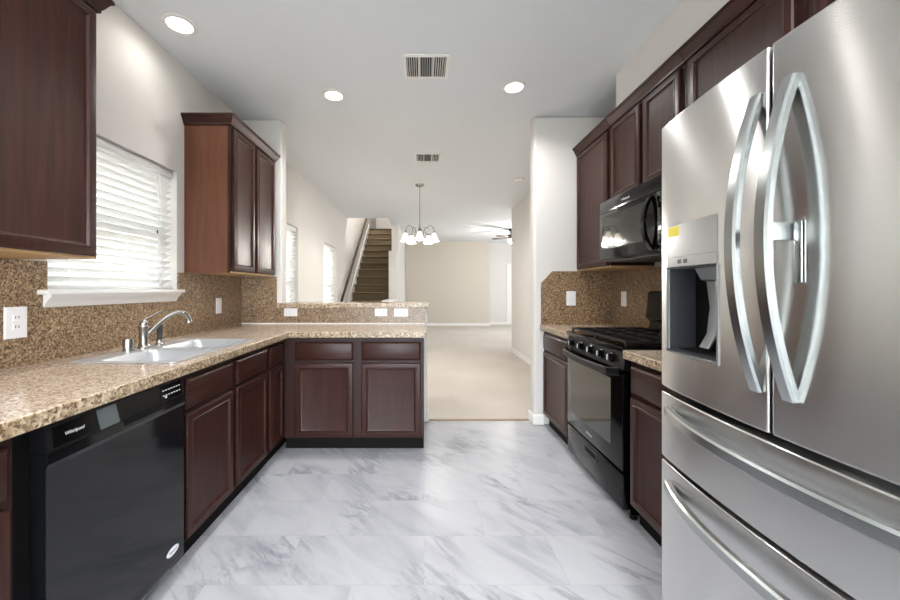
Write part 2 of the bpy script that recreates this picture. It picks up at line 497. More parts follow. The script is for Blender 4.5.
# windows -----------------------------------------------------------
def window(i, y0, y1, z0, z1):
    xo = XL-.15
    f = MB()
    t = .045
    f.cells([y0, y0+t, y1-t, y1], [z0, z0+t, z1-t, z1], lambda y, z: not (inr(y, y0+t, y1-t) and inr(z, z0+t, z1-t)), xo, xo+.05, lambda u, v, w: (w, u, v))
    w = struct(f.build(f'window_{i}', M_vinyl, smooth=0))
    zm = (z0+z1)/2-.02
    MB().box(xo+.01, xo+.048, y0+t, y1-t, zm-.022, zm+.022).build('meeting_rail', M_vinyl, w, smooth=0)
    MB().box(xo+.02, xo+.024, y0+t, y1-t, z0+t, z1-t).build('pane', M_glass, w, smooth=0)
    portal(f'daylight_portal_{i}', (xo-.02, (y0+y1)/2, (z0+z1)/2), (0, -PI/2, 0), z1-z0, y1-y0)
    return w
for i, w in enumerate(WIN): window(i+1, *w)
lw = struct(MB().cells([LW[0], LW[0]+.05, LW[1]-.05, LW[1]], [LW[2], LW[2]+.05, LW[3]-.05, LW[3]], lambda y, z: not (inr(y, LW[0]+.05, LW[1]-.05) and inr(z, LW[2]+.05, LW[3]-.05)), 5.6, 5.65, lambda u, v, w: (w, u, v)).build('window_4', M_vinyl, smooth=0))  # frame of the added, unseen daylight window
MB().box(5.62, 5.624, LW[0]+.05, LW[1]-.05, LW[2]+.05, LW[3]-.05).build('pane', M_glass, lw, smooth=0)
portal('daylight_portal_4', (5.72, 9.9, 1.45), (0, PI/2, 0), 1.3, 1.4)
pdr = struct(MB().cells([PD[0], PD[0]+.07, -.19, -.11, PD[1]-.07, PD[1]], [PD[2], PD[2]+.07, PD[3]-.07, PD[3]], lambda x, z: not ((inr(x, PD[0]+.07, -.19) or inr(x, -.11, PD[1]-.07)) and inr(z, PD[2]+.07, PD[3]-.07)), YB-.1, YB-.05, lambda u, v, w: (u, w, v)).build('door_added', M_vinyl, smooth=0))  # unseen glass door frame, added with the fill daylight opening
MB().box(PD[0]+.07, PD[1]-.07, YB-.077, YB-.073, PD[2]+.07, PD[3]-.07).build('pane', M_glass, pdr, smooth=0)
portal('daylight_portal_5', ((PD[0]+PD[1])/2, YB-.17, 1.1), (PI/2, 0, 0), 2.2, 2.1)

# kitchen window sill (stool and moulded apron, returned at the ends)
s = MB().box(XL-.098, XL+.002, 1.642, 2.508, 1.2145, 1.234)
s.box(XL+.0022, XL+.062, 1.592, 2.508, 1.2122, 1.234, .004)
SP = [(0, 1.155), (.012, 1.155), (.020, 1.17), (.034, 1.19), (.046, 1.2), (.05, 1.212), (0, 1.212)]
s.sweep([(XL+.001, 2.485), (XL+.001, 1.618)], [(-o, z) for o, z in SP])
struct(s.build('trim_2', M_white))

def blinds(label, y0, y1, z0, z1, tilt, zbot=None):
    g = 0.008; ya, yb = y0+g, y1-g; xc = XL-.052
    zb = (z0+.012) if zbot is None else zbot
    r = thing('window_blind', label, 'window blind', (xc, (ya+yb)/2, zb), 'white slatted blinds in the outside wall')
    MB().box(xc-.028, xc+.03, ya, yb, z1-.052, z1-.004, .004).build('head_rail', M_blind, r)
    MB().box(xc-.025, xc+.025, ya, yb, zb, zb+.016, .004).build('bottom_rail', M_blind, r)
    sl = MB(); z = zb+.045; c, sn = math.cos(tilt), math.sin(tilt)
    while z < z1-.065:
        p = []
        for u, h in ((-.025, 0), (-.012, .003), (.012, .003), (.025, 0), (.012, .0002), (-.012, .0002)):
            p.append((xc+u*c-h*sn, ya, z+u*sn+h*c))
        sl.prism(p, (0, yb-ya, 0)); z += .043
    sl.build('slats', M_blind, r)
    for f in (.14, .86) if yb-ya < .9 else (.1, .5, .9):
        y = ya+(yb-ya)*f
        MB().tube([(xc+.029, y, zb+.01), (xc+.029, y, z1-.03)], .0013, 6).tube([(xc-.029, y, zb+.01), (xc-.029, y, z1-.03)], .0013, 6).build('ladder_cord', M_blind, r)
    return r, xc, ya, yb
r, xc, ya, yb = blinds('white slatted blind in the window above the kitchen sink', *WIN[0], math.radians(34), 1.238)
for k, (yy, zz) in enumerate(((yb-.15, 1.62),)):
    c_ = MB().tube([(xc+.034, yy, zz), (xc+.034, yy, 2.0)], .001, 6).build('pull_cord', M_blind, r)
    MB().lathe([(.002, 0), (.004, .004), (.0035, .018), (.0015, .022)], (xc+.034, yy, zz-.024), n=10).build('tassel', M_rail, c_)
blinds('white slatted blind in the dining window beside the cabinet, first past the bar', *WIN[1], math.radians(30))
blinds('white slatted blind in the dining window closest to the stairs', *WIN[2], math.radians(30))

# ------------------------------------------------------------------ cabinets
DOOR = [(0, 0), (0, .013), (.005, .019), (.009, .02), (.032, .02), (.035, .0225), (.039, .0225), (.044, .014), (.051, .0105), (.055, .0095)]
DRAW = [(0, 0), (0, .011), (.004, .0155), (.011, .019), (.013, .02)]
def facing(n):
    """U (reading along the face from its start), N"""
    return {'+x': (Vector((0, 1, 0)), Vector((1, 0, 0))), '-x': (Vector((0, 1, 0)), Vector((-1, 0, 0))), '-y': (Vector((1, 0, 0)), Vector((0, -1, 0)))}[n]
def front(parent, name, face, plane, a0, a1, z0, z1, prof, m):
    U, N = facing(face)
    O = Vector((plane, a0, z0)) if face != '-y' else Vector((a0, plane, z0))
    return MB().rings(O, U, (0, 0, 1), N, a1-a0, z1-z0, prof).build(name, m, parent, smooth=30)
ZT = .868   # underside of worktops
def base_body(r, x0, x1, y0, y1, face, toe=True):
    MB().box(x0, x1, y0, y1, .1, ZT).build('carcass', M_frame, r, smooth=0)
    t = .042
    tx0, tx1, ty0, ty1 = x0, x1, y0, y1
    if face == '+x': tx1 -= t
    if face == '-x': tx0 += t
    if face == '-y': ty0 += t
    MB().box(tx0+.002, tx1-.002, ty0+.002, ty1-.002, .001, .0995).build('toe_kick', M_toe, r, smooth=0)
GB = 'base cabinets under the worktops'
XF = -1.075; YF = 2.79; XFR = 1.092
r = thing('base_cabinet', 'dark wood base cabinet cut off by the picture edge beside the dishwasher', 'cabinet', (-1.4, .5, 0), GB)
base_body(r, XL+.002, XF, .05, .955-.002, '+x')
for a, b in ((.07, .485), (.515, .935)):
    front(r, 'drawer', '+x', XF+.0005, a, b, .695, .833, DRAW, M_wh)
    front(r, 'door', '+x', XF+.0005, a, b, .115, .674, DOOR, M_wv)
r = thing('base_cabinet', 'dark wood sink cabinet with two doors right of the dishwasher', 'cabinet', (-1.4, 2.04, 0), GB)
MB().box(XL+.002, XF, 1.607, 2.484, .1, .70).box(XF-.02, XF, 1.607, 2.484, .70, ZT).build('carcass', M_frame, r, smooth=0)
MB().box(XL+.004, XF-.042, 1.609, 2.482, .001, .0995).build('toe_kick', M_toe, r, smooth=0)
for a, b in ((1.630, 2.022), (2.068, 2.462)):
    front(r, 'false_drawer_front', '+x', XF+.0005, a, b, .695, .833, DRAW, M_wh)
    front(r, 'door', '+x', XF+.0005, a, b, .115, .674, DOOR, M_wv)
r = thing('base_cabinet', 'narrow dark wood cabinet in the corner between sink cabinet and peninsula', 'cabinet', (-1.4, 2.7, 0), GB)
base_body(r, XL+.002, XF, 2.486, 3.385, '+x')
front(r, 'drawer', '+x', XF+.0005, 2.512, 2.745, .695, .833, DRAW, M_wh)
front(r, 'door', '+x', XF+.0005, 2.512, 2.745, .115, .674, DOOR, M_wv)
r = thing('base_cabinet', 'two-door dark wood peninsula cabinet below the granite bar', 'cabinet', (-.5, 3.1, 0), GB)
base_body(r, XF+.002, 0, YF, 3.385, '-y')
for a, b in ((-.983, -.540), (-.476, -.026)):
    front(r, 'drawer', '-y', YF-.0005, a, b, .695, .833, DRAW, M_wh)
    front(r, 'door', '-y', YF-.0005, a, b, .112, .674, DOOR, M_wv)
r = thing('base_cabinet', 'dark wood base cabinet between the black range and the stub wall', 'cabinet', (1.4, 3.0, 0), GB)
base_body(r, XFR, XR-.012, 2.712, 3.315, '-x')
front(r, 'drawer', '-x', XFR-.0005, 2.735, 3.285, .695, .838, DRAW, M_wh)
front(r, 'door', '-x', XFR-.0005, 2.735, 3.285, .115, .676, DOOR, M_wv)
r = thing('base_cabinet', 'dark wood base cabinet between the black range and the steel refrigerator', 'cabinet', (1.4, 1.6, 0), GB)
base_body(r, XFR, XR-.012, 1.29, 1.925, '-x')
front(r, 'drawer', '-x', XFR-.0005, 1.31, 1.903, .695, .838, DRAW, M_wh)
front(r, 'door', '-x', XFR-.0005, 1.31, 1.903, .115, .676, DOOR, M_wv)

# wall cabinets
GU = 'wall cabinets with crown moulding'
CROWN = [(-.0055, 0), (.008, 0), (.009, .012), (.015, .020), (.022, .034), (.029, .048), (.034, .054), (.039, .056), (.039, .070), (-.0055, .070)]
def crown(r, path, z, flip=False):
    MB().sweep(path, [((-o if flip else o), z+h) for o, h in CROWN]).build('crown_moulding', M_wh, r, smooth=25)
XU = -1.375
def upper_body(r, x0, x1, y0, y1, z0, z1):
    MB().box(x0, x1, y0, y1, z0+.012, z1).build('carcass', M_frame, r, smooth=0)
    MB().box(x0, x1, y0, y1, z0, z0+.0115).build('bottom_panel', M_under, r, smooth=0)
r = thing('wall_cabinet', 'dark wood wall cabinet filling the upper picture corner before the sink window', 'cabinet', (-1.5, 1.06, 1.37), GU)
upper_body(r, XL+.002, XU, .60, 1.525, 1.362, 2.40)
front(r, 'door', '+x', XU+.0005, .615, 1.055, 1.372, 2.385, DOOR, M_wv)
front(r, 'door', '+x', XU+.0005, 1.065, 1.515, 1.372, 2.385, DOOR, M_wv)
MB().box(XL+.002, XU+.0, 1.5255, 1.530, 1.362, 2.40).build('side_panel', M_wv, r, smooth=0)
crown(r, [(XL+.002, .60), (XU+.006, .60), (XU+.006, 1.531), (XL+.002, 1.531)], 2.398)
r = thing('wall_cabinet', 'two-door dark wood wall cabinet with red-brown side, between sink window and bar', 'cabinet', (-1.5, 2.95, 1.35), GU)
upper_body(r, XL+.002, XU, 2.590, 3.342, 1.352, 2.40)
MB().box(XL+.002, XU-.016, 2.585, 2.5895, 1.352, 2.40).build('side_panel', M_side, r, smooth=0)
MB().box(XU-.0155, XU, 2.585, 2.5895, 1.352, 2.40).build('stile', M_frame, r, smooth=0)
front(r, 'door', '+x', XU+.0005, 2.608, 2.935, 1.366, 2.385, DOOR, M_wv)
front(r, 'door', '+x', XU+.0005, 2.968, 3.322, 1.366, 2.385, DOOR, M_wv)
crown(r, [(XL+.002, 2.584), (XU+.006, 2.584), (XU+.006, 3.343), (XL+.002, 3.343)], 2.398)
XUR = 1.392; ZRB, ZRT = 1.40, 2.44
def right_upper(label, y0, y1, z0, doors, face=XUR, ends=(False, False)):
    r = thing('wall_cabinet', label, 'cabinet', (1.55, (y0+y1)/2, z0), GU)
    upper_body(r, face, XR-.003, y0+.001, y1-.001, z0, ZRT)
    for a, b in doors:
        front(r, 'door', '-x', face-.0005, a, b, z0+.014, ZRT-.012, DOOR, M_wv)
    p = [(face-.006, y0+.001), (face-.006, y1-.001)]
    MB().sweep(p, [(-o, ZRT+h) for o, h in CROWN]).build('crown_moulding', M_wh, r, smooth=25)
    return r
right_upper('tall single-door dark wood wall cabinet in the corner by the stub wall', 2.715, 3.315, ZRB, [(2.745, 3.285)])
right_upper('short two-door dark wood wall cabinet above the black microwave', 1.935, 2.712, 1.872, [(1.965, 2.288), (2.335, 2.682)])
right_upper('dark wood wall cabinet between microwave and refrigerator, mostly behind the refrigerator', 1.325, 1.932, ZRB, [(1.36, 1.897)])
right_upper('dark wood cabinet directly above the steel refrigerator', .375, 1.322, 1.86, [(.40, .835), (.86, 1.292)])

# ------------------------------------------------------------------ worktops, bar, splashbacks
SK = (-1.54, -1.085, 1.585, 2.335)   # sink cut-out
def two_mat_top(mb, name, label, cat, group=None):
    o = mb.build(name, [M_top, M_edge], smooth=30)
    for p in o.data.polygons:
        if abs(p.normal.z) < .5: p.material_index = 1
    tag(o, label, cat, group)
    b = o.modifiers.new('edge', 'BEVEL'); b.width = .005; b.segments = 2; b.limit_method = 'ANGLE'; b.angle_limit = math.radians(50)
    return o
GT = 'granite worktops'
def l_top(x, y):
    if inr(x, SK[0], SK[1]) and inr(y, SK[2], SK[3]): return False
    return x < -1.015 or y > 2.745
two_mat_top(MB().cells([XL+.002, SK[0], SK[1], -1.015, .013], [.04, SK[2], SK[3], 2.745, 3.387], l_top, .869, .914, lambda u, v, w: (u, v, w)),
            'worktop', 'L-shaped speckled granite worktop holding the sink and forming the peninsula', 'countertop', GT)
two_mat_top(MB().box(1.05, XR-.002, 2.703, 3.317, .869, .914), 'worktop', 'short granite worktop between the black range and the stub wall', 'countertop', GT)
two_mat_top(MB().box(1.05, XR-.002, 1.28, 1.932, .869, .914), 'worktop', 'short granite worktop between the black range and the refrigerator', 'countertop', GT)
two_mat_top(MB().cells([-1.345, -1.32, .045], [3.335, 3.3885, 3.70], lambda x, y: x > -1.32 or y < 3.3885, 1.0635, 1.108, lambda u, v, w: (u, v, w)), 'bar_top', 'raised granite bar ledge on top of the peninsula half wall', 'countertop')

GSPL = 'granite splashbacks'
o = MB().cells([.04, 1.638, 2.513, 3.376], [.9145, 1.154, 1.351, 1.3605], lambda y, z: z < 1.154 or y < 1.638 or (y > 2.513 and z < 1.351), XL+.0005, XL+.011, lambda u, v, w: (w, u, v)).build('backsplash', M_granite, smooth=0)
tag(o, 'brown granite splashback on the wall below the sink window', 'backsplash', GSPL)
o = MB().cells([XL+.012, -1.365, .018], [.9145, 1.0615, 1.351], lambda x, z: x < -1.365 or z < 1.0615, 3.379, 3.3895, lambda u, v, w: (u, w, v)).build('backsplash', M_granite, smooth=0)
tag(o, 'brown granite splashback behind the peninsula worktop under the bar ledge', 'backsplash', GSPL)
MB().box(XL+.012, .013, 3.374, 3.3785, .9146, .924).build('caulk_line', M_white, o, smooth=0)
o = MB().prism([(1.062, 3.319, .9145), (1.708, 3.319, .9145), (1.708, 3.319, 1.398), (1.165, 3.319, 1.398), (1.062, 3.319, 1.29)], (0, -.010, 0)).build('backsplash', M_granite, smooth=0)
tag(o, 'brown granite splashback with one clipped corner on the stub wall', 'backsplash', GSPL)
o = MB().box(XR-.0105, XR-.0005, 1.28, 3.308, .9145, 1.398).build('backsplash', M_granite, smooth=0)
tag(o, 'brown granite splashback on the wall behind the black range', 'backsplash', GSPL)

# ------------------------------------------------------------------ sink and taps
sx0, sx1, sy0, sy1 = -1.55, -1.075, 1.575, 2.345
r = thing('sink', 'stainless steel double-bowl sink set in the granite worktop', 'sink', (-1.35, 1.95, .914))
bowls = [(-1.445, -1.105, 1.605, 1.945), (-1.445, -1.105, 1.975, 2.315)]
xs = sorted({sx0, sx1, bowls[0][0], bowls[0][1]}); yy = sorted({sy0, sy1, *[b for q in bowls for b in q[2:]]})
rim = MB().cells(xs, yy, lambda x, y: not any(inr(x, b[0], b[1]) and inr(y, b[2], b[3]) for b in bowls), .9148, .9205, lambda u, v, w: (u, v, w))
ce = [e for e in rim.bm.edges if all(abs(v.co.x-c[0]) < 1e-5 and abs(v.co.y-c[1]) < 1e-5 for v in e.verts for c in [min(((a, b) for a in (sx0, sx1) for b in (sy0, sy1)), key=lambda q: (q[0]-v.co.x)**2+(q[1]-v.co.y)**2)])]
bmesh.ops.bevel(rim.bm, geom=ce, offset=.05, segments=6, profile=.5, affect='EDGES')
rim.build('rim', M_sinksteel, r, bevel=.002)
for b in bowls:
    m = MB(); loops = []
    def rr(x0, x1, y0, y1, rad, z, n=5):
        L = []
        for cx, cy, a0 in ((x1-rad, y1-rad, 0), (x0+rad, y1-rad, PI/2), (x0+rad, y0+rad, PI), (x1-rad, y0+rad, 1.5*PI)):
            for k in range(n+1):
                a = a0+PI/2*k/n; L.append(m.bm.verts.new((cx+rad*math.cos(a), cy+rad*math.sin(a), z)))
        return L
    for ins, z, rad in ((-.004, .9207, .012), (.004, .919, .03), (.010, .905, .04), (.016, .80, .05), (.03, .765, .06), (.06, .75, .06)):
        loops.append(rr(b[0]+ins, b[1]-ins, b[2]+ins, b[3]-ins, rad, z))
    for A, B in zip(loops, loops[1:]):
        for k in range(len(A)):
            m.bm.faces.new((A[k], A[(k+1) % len(A)], B[(k+1) % len(A)], B[k]))
    m.bm.faces.new(loops[-1])
    bmesh.ops.recalc_face_normals(m.bm, faces=m.bm.faces[:])
    bo = m.build('bowl', M_sinksteel, r, smooth=50)
    MB().lathe([(.042, 0), (.042, .003), (.03, .004), (.028, .001)], ((b[0]+b[1])/2, (b[2]+b[3])/2, .7505), n=20).build('drain', M_chrome, bo)
zr = .9207
r = thing('faucet', 'brushed nickel kitchen faucet with curved spout on the sink rim', 'faucet', (-1.50, 1.95, zr))
fx, fy = -1.50, 1.955
MB().lathe([(.031, 0), (.031, .006), (.026, .012), (.022, .03), (.022, .10), (.026, .108), (.026, .118), (.022, .122), (.022, .135), (.018, .142), (.012, .152), (.006, .156)], (fx, fy, zr)).build('body', M_chrome, r)
def bez(p0, p1, p2, p3, n=14):
    p0, p1, p2, p3 = map(Vector, (p0, p1, p2, p3))
    return [p0*(1-t)**3+p1*3*t*(1-t)**2+p2*3*t*t*(1-t)+p3*t**3 for t in [k/n for k in range(n+1)]]
tip = Vector((-1.37, 2.13, 1.045))
pts = bez((fx+.012, fy+.014, zr+.075), (fx+.055, fy+.065, 1.075), (fx+.10, fy+.115, 1.13), (fx+.128, fy+.145, 1.095), 14)
pts += [tip+Vector((-.002, -.003, .02)), tip]
MB().tube(pts, [.014]*3+[.0125]*(len(pts)-5)+[.0135, .0165], 14).build('spout', M_chrome, r, smooth=60)
MB().tube([(fx, fy, zr+.15), (fx+.012, fy+.03, zr+.163), (fx+.025, fy+.07, zr+.185), (fx+.03, fy+.09, zr+.19)], [.007, .006, .0065, .009], 10).build('lever', M_chrome, r, smooth=60)
r = thing('side_sprayer', 'nickel side sprayer standing right of the faucet on the sink', 'sprayer', (-1.495, 2.07, zr))
MB().lathe([(.024, 0), (.024, .006), (.016, .014), (.0145, .03)], (-1.495, 2.065, zr)).build('holder', M_chrome, r)
MB().lathe([(.012, 0), (.013, .03), (.016, .055), (.016, .075), (.010, .085)], (-1.495, 2.065, zr+.0305)).build('spray_head', M_dgrey, r)
o = MB().lathe([(.027, 0), (.027, .004), (.024, .005), (.024, .055), (.022, .062), (.016, .064)], (-1.51, 1.865, zr)).build('air_gap_cap', M_chrome)
tag(o, 'short round nickel air gap cap left of the faucet', 'air gap')

# ------------------------------------------------------------------ dishwasher
r = thing('dishwasher', 'glossy black dishwasher under the worktop left of the sink cabinet', 'dishwasher', (-1.35, 1.28, 0))
MB().cells([.958, 1.535, 1.603], [.10, .74, .862], lambda y, z: y < 1.535 or z < .74, XL+.03, -1.085, lambda u, v, w: (w, u, v)).build('tub', M_gasket, r, smooth=0)
MB().box(XL+.03, -1.13, .96, 1.60, .001, .0995).build('toe_kick', M_toe, r, smooth=0)
y0, y1 = 1.002, 1.578
MB().prism([(-1.0845, y0, .09), (-1.041, y0, .09), (-1.038, y0, .10), (-1.038, y0, .738), (-1.032, y0, .752), (-1.035, y0, .782), (-1.0845, y0, .782)], (0, y1-y0, 0)).build('door', M_dwblack, r, smooth=0)
pn = MB().prism([(-1.0845, y0, .783), (-1.036, y0, .783), (-1.044, y0, .858), (-1.0845, y0, .858)], (0, y1-y0, 0)).build('control_panel', M_panelblack, r, smooth=0)
MB().prism([(-1.0375, 1.022, .790), (-1.0362, 1.022, .790), (-1.0425, 1.022, .848), (-1.0438, 1.022, .848)], (0, .14, 0)).build('badge_panel', M_black, pn, smooth=0)
MB().prism([(-1.0372, 1.17, .785), (-1.0358, 1.17, .785), (-1.0428, 1.16, .85), (-1.0442, 1.16, .85)], (0, .075, 0)).build('latch_plate', mat('grey_latch', (92, 98, 98), .3), pn, smooth=0)
MB().box(-1.0385, -1.0322, 1.26, 1.44, .764, .786).build('handle_pocket', M_gasket, r, smooth=0)
MB().prism([(-1.0375, 1.44, .790), (-1.0362, 1.44, .790), (-1.0426, 1.44, .85), (-1.044, 1.44, .85)], (0, .125, 0)).build('button_panel', M_black, pn, smooth=0)
text('Whirlpool', 'logo', M_logo, pn, (-1.0380, 1.085, .818), (0, 1, 0), (0, 0, 1), (1, 0, 0), .0145, shear=.1)
mk = MB()
for q in range(7):
    for w in range(2):
        if random.random() < .85:
            yq = 1.452+q*.0155; mk.box(-1.0415-w*.0018, -1.0370-w*.0022, yq, yq+.008, .808+w*.020, .812+w*.020)
mk.box(-1.0395, -1.0362, 1.463, 1.472, .799, .806); mk.build('button_marks', M_logo, pn, smooth=0)
st = MB().lathe([(.5, 0), (.5, .001)], (0, 0, 0), (1, 0, 0), 28)
for v in st.bm.verts: v.co = Vector((-1.0379+v.co.x, 1.508+v.co.y*.072, .155+v.co.z*.034))
st = st.build('oval_sticker', M_sticker, r, smooth=0)
text('Whirlpool', 'sticker_print', mat('sticker_print_grey', (90, 96, 110), .5), st, (-1.0369, 1.508, .155), (0, 1, 0), (0, 0, 1), (1, 0, 0), .011, shear=.1)

# ------------------------------------------------------------------ range
RY0, RY1, RX = 1.938, 2.698, 1.06
r = thing('gas_range', 'freestanding black gas range with oven window and five knobs', 'range', (1.4, 2.32, 0))
MB().box(RX+.035, XR-.05, RY0, RY1, .035, .905).build('body', M_black, r, smooth=0)
for x, y in ((RX+.07, RY0+.03), (RX+.07, RY1-.03), (XR-.12, RY0+.03), (XR-.12, RY1-.03)):
    MB().lathe([(.02, 0), (.02, .008), (.01, .012), (.01, .034)], (x, y, .0005), n=12).build('foot', M_blackmatte, r)
dr = MB().box(RX, RX+.034, RY0+.004, RY1-.004, .058, .25, .006).build('storage_drawer', M_black, r)
MB().box(RX-.004, RX-.0002, 2.235, 2.405, .170, .222, .0015).build('pull_rim', M_dgrey, dr)
MB().box(RX-.0046, RX-.0041, 2.243, 2.397, .182, .215).build('pull_recess', M_gasket, dr, smooth=0)
od = MB().box(RX-.004, RX+.034, RY0+.004, RY1-.004, .262, .785, .008).build('oven_door', M_black, r)
MB().box(RX-.0055, RX-.0042, RY0+.125, RY1-.075, .36, .735).build('oven_window', M_ovenglass, od, smooth=0)
hp = []
for k in range(17):
    u = k/16; y = RY0+.025+(RY1-RY0-.05)*u; e = 1-(2*u-1)**2
    hp.append((RX-.012-.042*min(1, e*4)**.5, y, .792-.016*e))
MB().bar(hp, (0, 0, 1), .021, .009).build('handle', M_panelblack, od)
text('Whirlpool', 'logo', M_logo, od, (RX-.0044, 2.335, .308), (0, -1, 0), (0, 0, 1), (-1, 0, 0), .02, shear=.1)
cp = MB().prism([(RX+.034, RY0, .80), (RX-.002, RY0, .80), (RX+.012, RY0, .893), (RX+.034, RY0, .893)], (0, RY1-RY0, 0)).build('control_panel', M_panelblack, r, smooth=0)
kax = Vector((-1, 0, .15)).normalized()
for y in (2.065, 2.185, 2.32, 2.465, 2.615):
    c = Vector((RX+.004, y, .85))
    kb = MB().lathe([(.026, 0), (.026, .004), (.021, .006), (.019, .024), (.016, .027)], c, kax, 20).build('knob', M_black, cp)
    MB().box(RX-.026, RX-.0245, y-.0045, y+.0045, .838, .869).build('pointer', M_logo, kb, smooth=0)
ct = MB().box(RX-.012, XR-.075, RY0-.002, RY1+.002, .906, .928, .006).build('cooktop', M_black, r)
for by in (RY0+.2, RY1-.2):
    for bx in (1.22, 1.48):
        MB().lathe([(.05, 0), (.05, .008), (.036, .010), (.036, .018), (.03, .022)], (bx, by, .9285), n=20).build('burner', M_blackmatte, ct)
    g = MB(); a0, a1 = by-.172, by+.172; zt = .957
    for y in (a0, a0+.115, by, a1-.115, a1): g.box(1.09, 1.605, y-.005, y+.005, zt-.012, zt)
    for x in (1.09, 1.22, 1.35, 1.48, 1.605): g.box(x-.005, x+.005, a0-.005, a1+.005, zt-.012, zt)
    for x in (1.09, 1.605):
        for y in (a0, a1): g.box(x-.006, x+.006, y-.006, y+.006, .9285, zt-.012)
    g.build('grate', M_blackmatte, ct, smooth=0)
bgd = MB().prism([(XR-.075, RY0, .906), (XR-.015, RY0, .906), (XR-.015, RY0, 1.215), (XR-.05, RY0, 1.222), (XR-.066, RY0, 1.21), (XR-.085, RY0, 1.03), (XR-.055, RY0, 1.0), (XR-.062, RY0, .94)], (0, RY1-RY0, 0)).build('backguard', M_black, r, smooth=0, bevel=.006)
MB().box(XR-.0815, XR-.079, 2.2, 2.44, 1.10, 1.16).build('clock_display', M_ovenglass, bgd, smooth=0)

# ------------------------------------------------------------------ microwave
MX = 1.30; MY0, MY1, MZ0, MZ1 = 1.942, 2.706, 1.435, 1.868
r = thing('microwave', 'black over-the-range microwave with bowed handle under the short cabinet', 'microwave', (1.5, 2.32, MZ0))
MB().box(MX+.025, XR-.014, MY0, MY1, MZ0, MZ1, .004).build('body', M_black, r)
vg = MB().box(MX+.002, MX+.0245, MY0, MY1, MZ1-.085, MZ1, .004).build('vent_band', M_black, r)
text('Whirlpool', 'logo', M_logo, vg, (MX+.0018, 2.36, MZ1-.044), (0, -1, 0), (0, 0, 1), (-1, 0, 0), .022, shear=.1)
md = MB().box(MX, MX+.0245, MY0+.098, MY1, MZ0+.012, MZ1-.087, .004).build('door', M_black, r)
MB().box(MX-.0015, MX-.0002, MY0+.19, MY1-.045, MZ0+.085, MZ1-.115).build('window', M_ovenglass, md, smooth=0)
mp_ = MB().box(MX+.001, MX+.0245, MY0, MY0+.095, MZ0+.012, MZ1-.087, .004).build('control_panel', M_black, r)
for a in range(3):
    for b in range(5): MB().box(MX-.0004, MX+.0008, MY0+.012+a*.026, MY0+.03+a*.026, MZ0+.045+b*.036, MZ0+.058+b*.036).build('key', M_grey, mp_, smooth=0)
MB().box(MX-.0004, MX+.0008, MY0+.012, MY0+.085, MZ0+.255, MZ0+.30).build('display', M_ovenglass, mp_, smooth=0)
hp = []
for q in range(17):
    u = q/16; e = 1-(2*u-1)**2
    hp.append((MX-.004-.05*e**.8, MY0+.135, MZ0+.03+.30*u))
MB().bar(hp, (0, 1, 0), .016, .010).build('handle', M_black, md)
MB().box(MX+.03, XR-.05, MY0+.05, MY1-.05, MZ0-.004, MZ0-.0005).build('grease_filter', M_dgrey, r, smooth=0)

# ------------------------------------------------------------------ refrigerator
FY0, FY1, FC, FHW = .39, 1.24, .815, .425
def fx_(y): return .806-.034*(1-((y-FC)/FHW)**2)
r = thing('refrigerator', 'tall stainless steel four-door refrigerator with bowed door handles', 'refrigerator', (1.25, FC, 0))
MB().box(.905, XR-.02, FY0+.006, FY1-.006, .03, 1.755).build('cabinet_body', M_dgrey, r, smooth=0)
for x in (.95, 1.62):
    for y in (FY0+.06, FY1-.06):
        MB().lathe([(.022, 0), (.022, .02), (.012, .0295)], (x, y, .0005), n=12).build('foot', M_gasket, r)
NI = (.966, 1.193, 1.04, 1.305)    # dispenser opening
PN = (.966, 1.193, 1.305, 1.437)
def yspan(a, b, extra=()):
    n = max(4, int((b-a)/.02)); return sorted({*[round(a+(b-a)*k/n, 5) for k in range(n+1)], *extra})
def door_slab(name, a, b, z0, z1, hole=None):
    ys_ = yspan(a, b, (hole[0], hole[1]) if hole else ())
    zs_ = [z0, z1] if not hole else [z0, hole[2], hole[3], z1]
    m = MB().cells(ys_, zs_, (lambda y, z: not (hole and inr(y, hole[0], hole[1]) and inr(z, hole[2], hole[3]))), .895, lambda y, z: fx_(y), lambda u, v, w: (w, u, v))
    return m.build(name, M_steel, r, smooth=40, bevel=.005)
ld = door_slab('door', FC+.004, FY1, .912, 1.782, NI)
rd = door_slab('door', FY0, FC-.004, .912, 1.782)
d1 = door_slab('drawer', FY0, FY1, .676, .894)
d2 = door_slab('drawer', FY0, FY1, .075, .664)
MB().box(.885, .904, FY0+.004, FY1-.004, .06, 1.77).build('gasket', M_gasket, r, smooth=0)
MB().box(.83, .89, FC-.003, FC+.003, .915, 1.779).build('centre_seal', M_gasket, r, smooth=0)
# dispenser housing set into the far door
nx = .892
m = MB(); t = .004
m.box(nx-.003, nx, NI[0], NI[1], NI[2], NI[3])
m.box(fx_(1.0)+.008, nx-.003, NI[0]+.0003, NI[0]+t, NI[2], NI[3]); m.box(fx_(1.2)+.002, nx-.003, NI[1]-t, NI[1]-.0003, NI[2], NI[3])
m.box(fx_(1.0)+.01, nx-.003, NI[0]+t, NI[1]-t, NI[2]+.0003, NI[2]+t); m.box(fx_(1.0)+.01, nx-.003, NI[0]+t, NI[1]-t, NI[3]-t, NI[3]-.0003)
hs = m.build('dispenser_recess', M_grey, ld, smooth=0)
def strip(name, a, b, z0, z1, off, th, mt, par):
    return MB().cells(yspan(a, b), [z0, z1], lambda y, z: True, lambda y, z: fx_(y)-off+th, lambda y, z: fx_(y)-off, lambda u, v, w: (w, u, v)).build(name, mt, par, smooth=40)
pnl = strip('dispenser_panel', PN[0], PN[1], PN[2]+.032, PN[3], .002, .0015, M_disp, ld)
ctl = strip('dispenser_controls', PN[0], PN[1], PN[2]+.002, PN[2]+.03, .003, .0025, M_disp, ld)
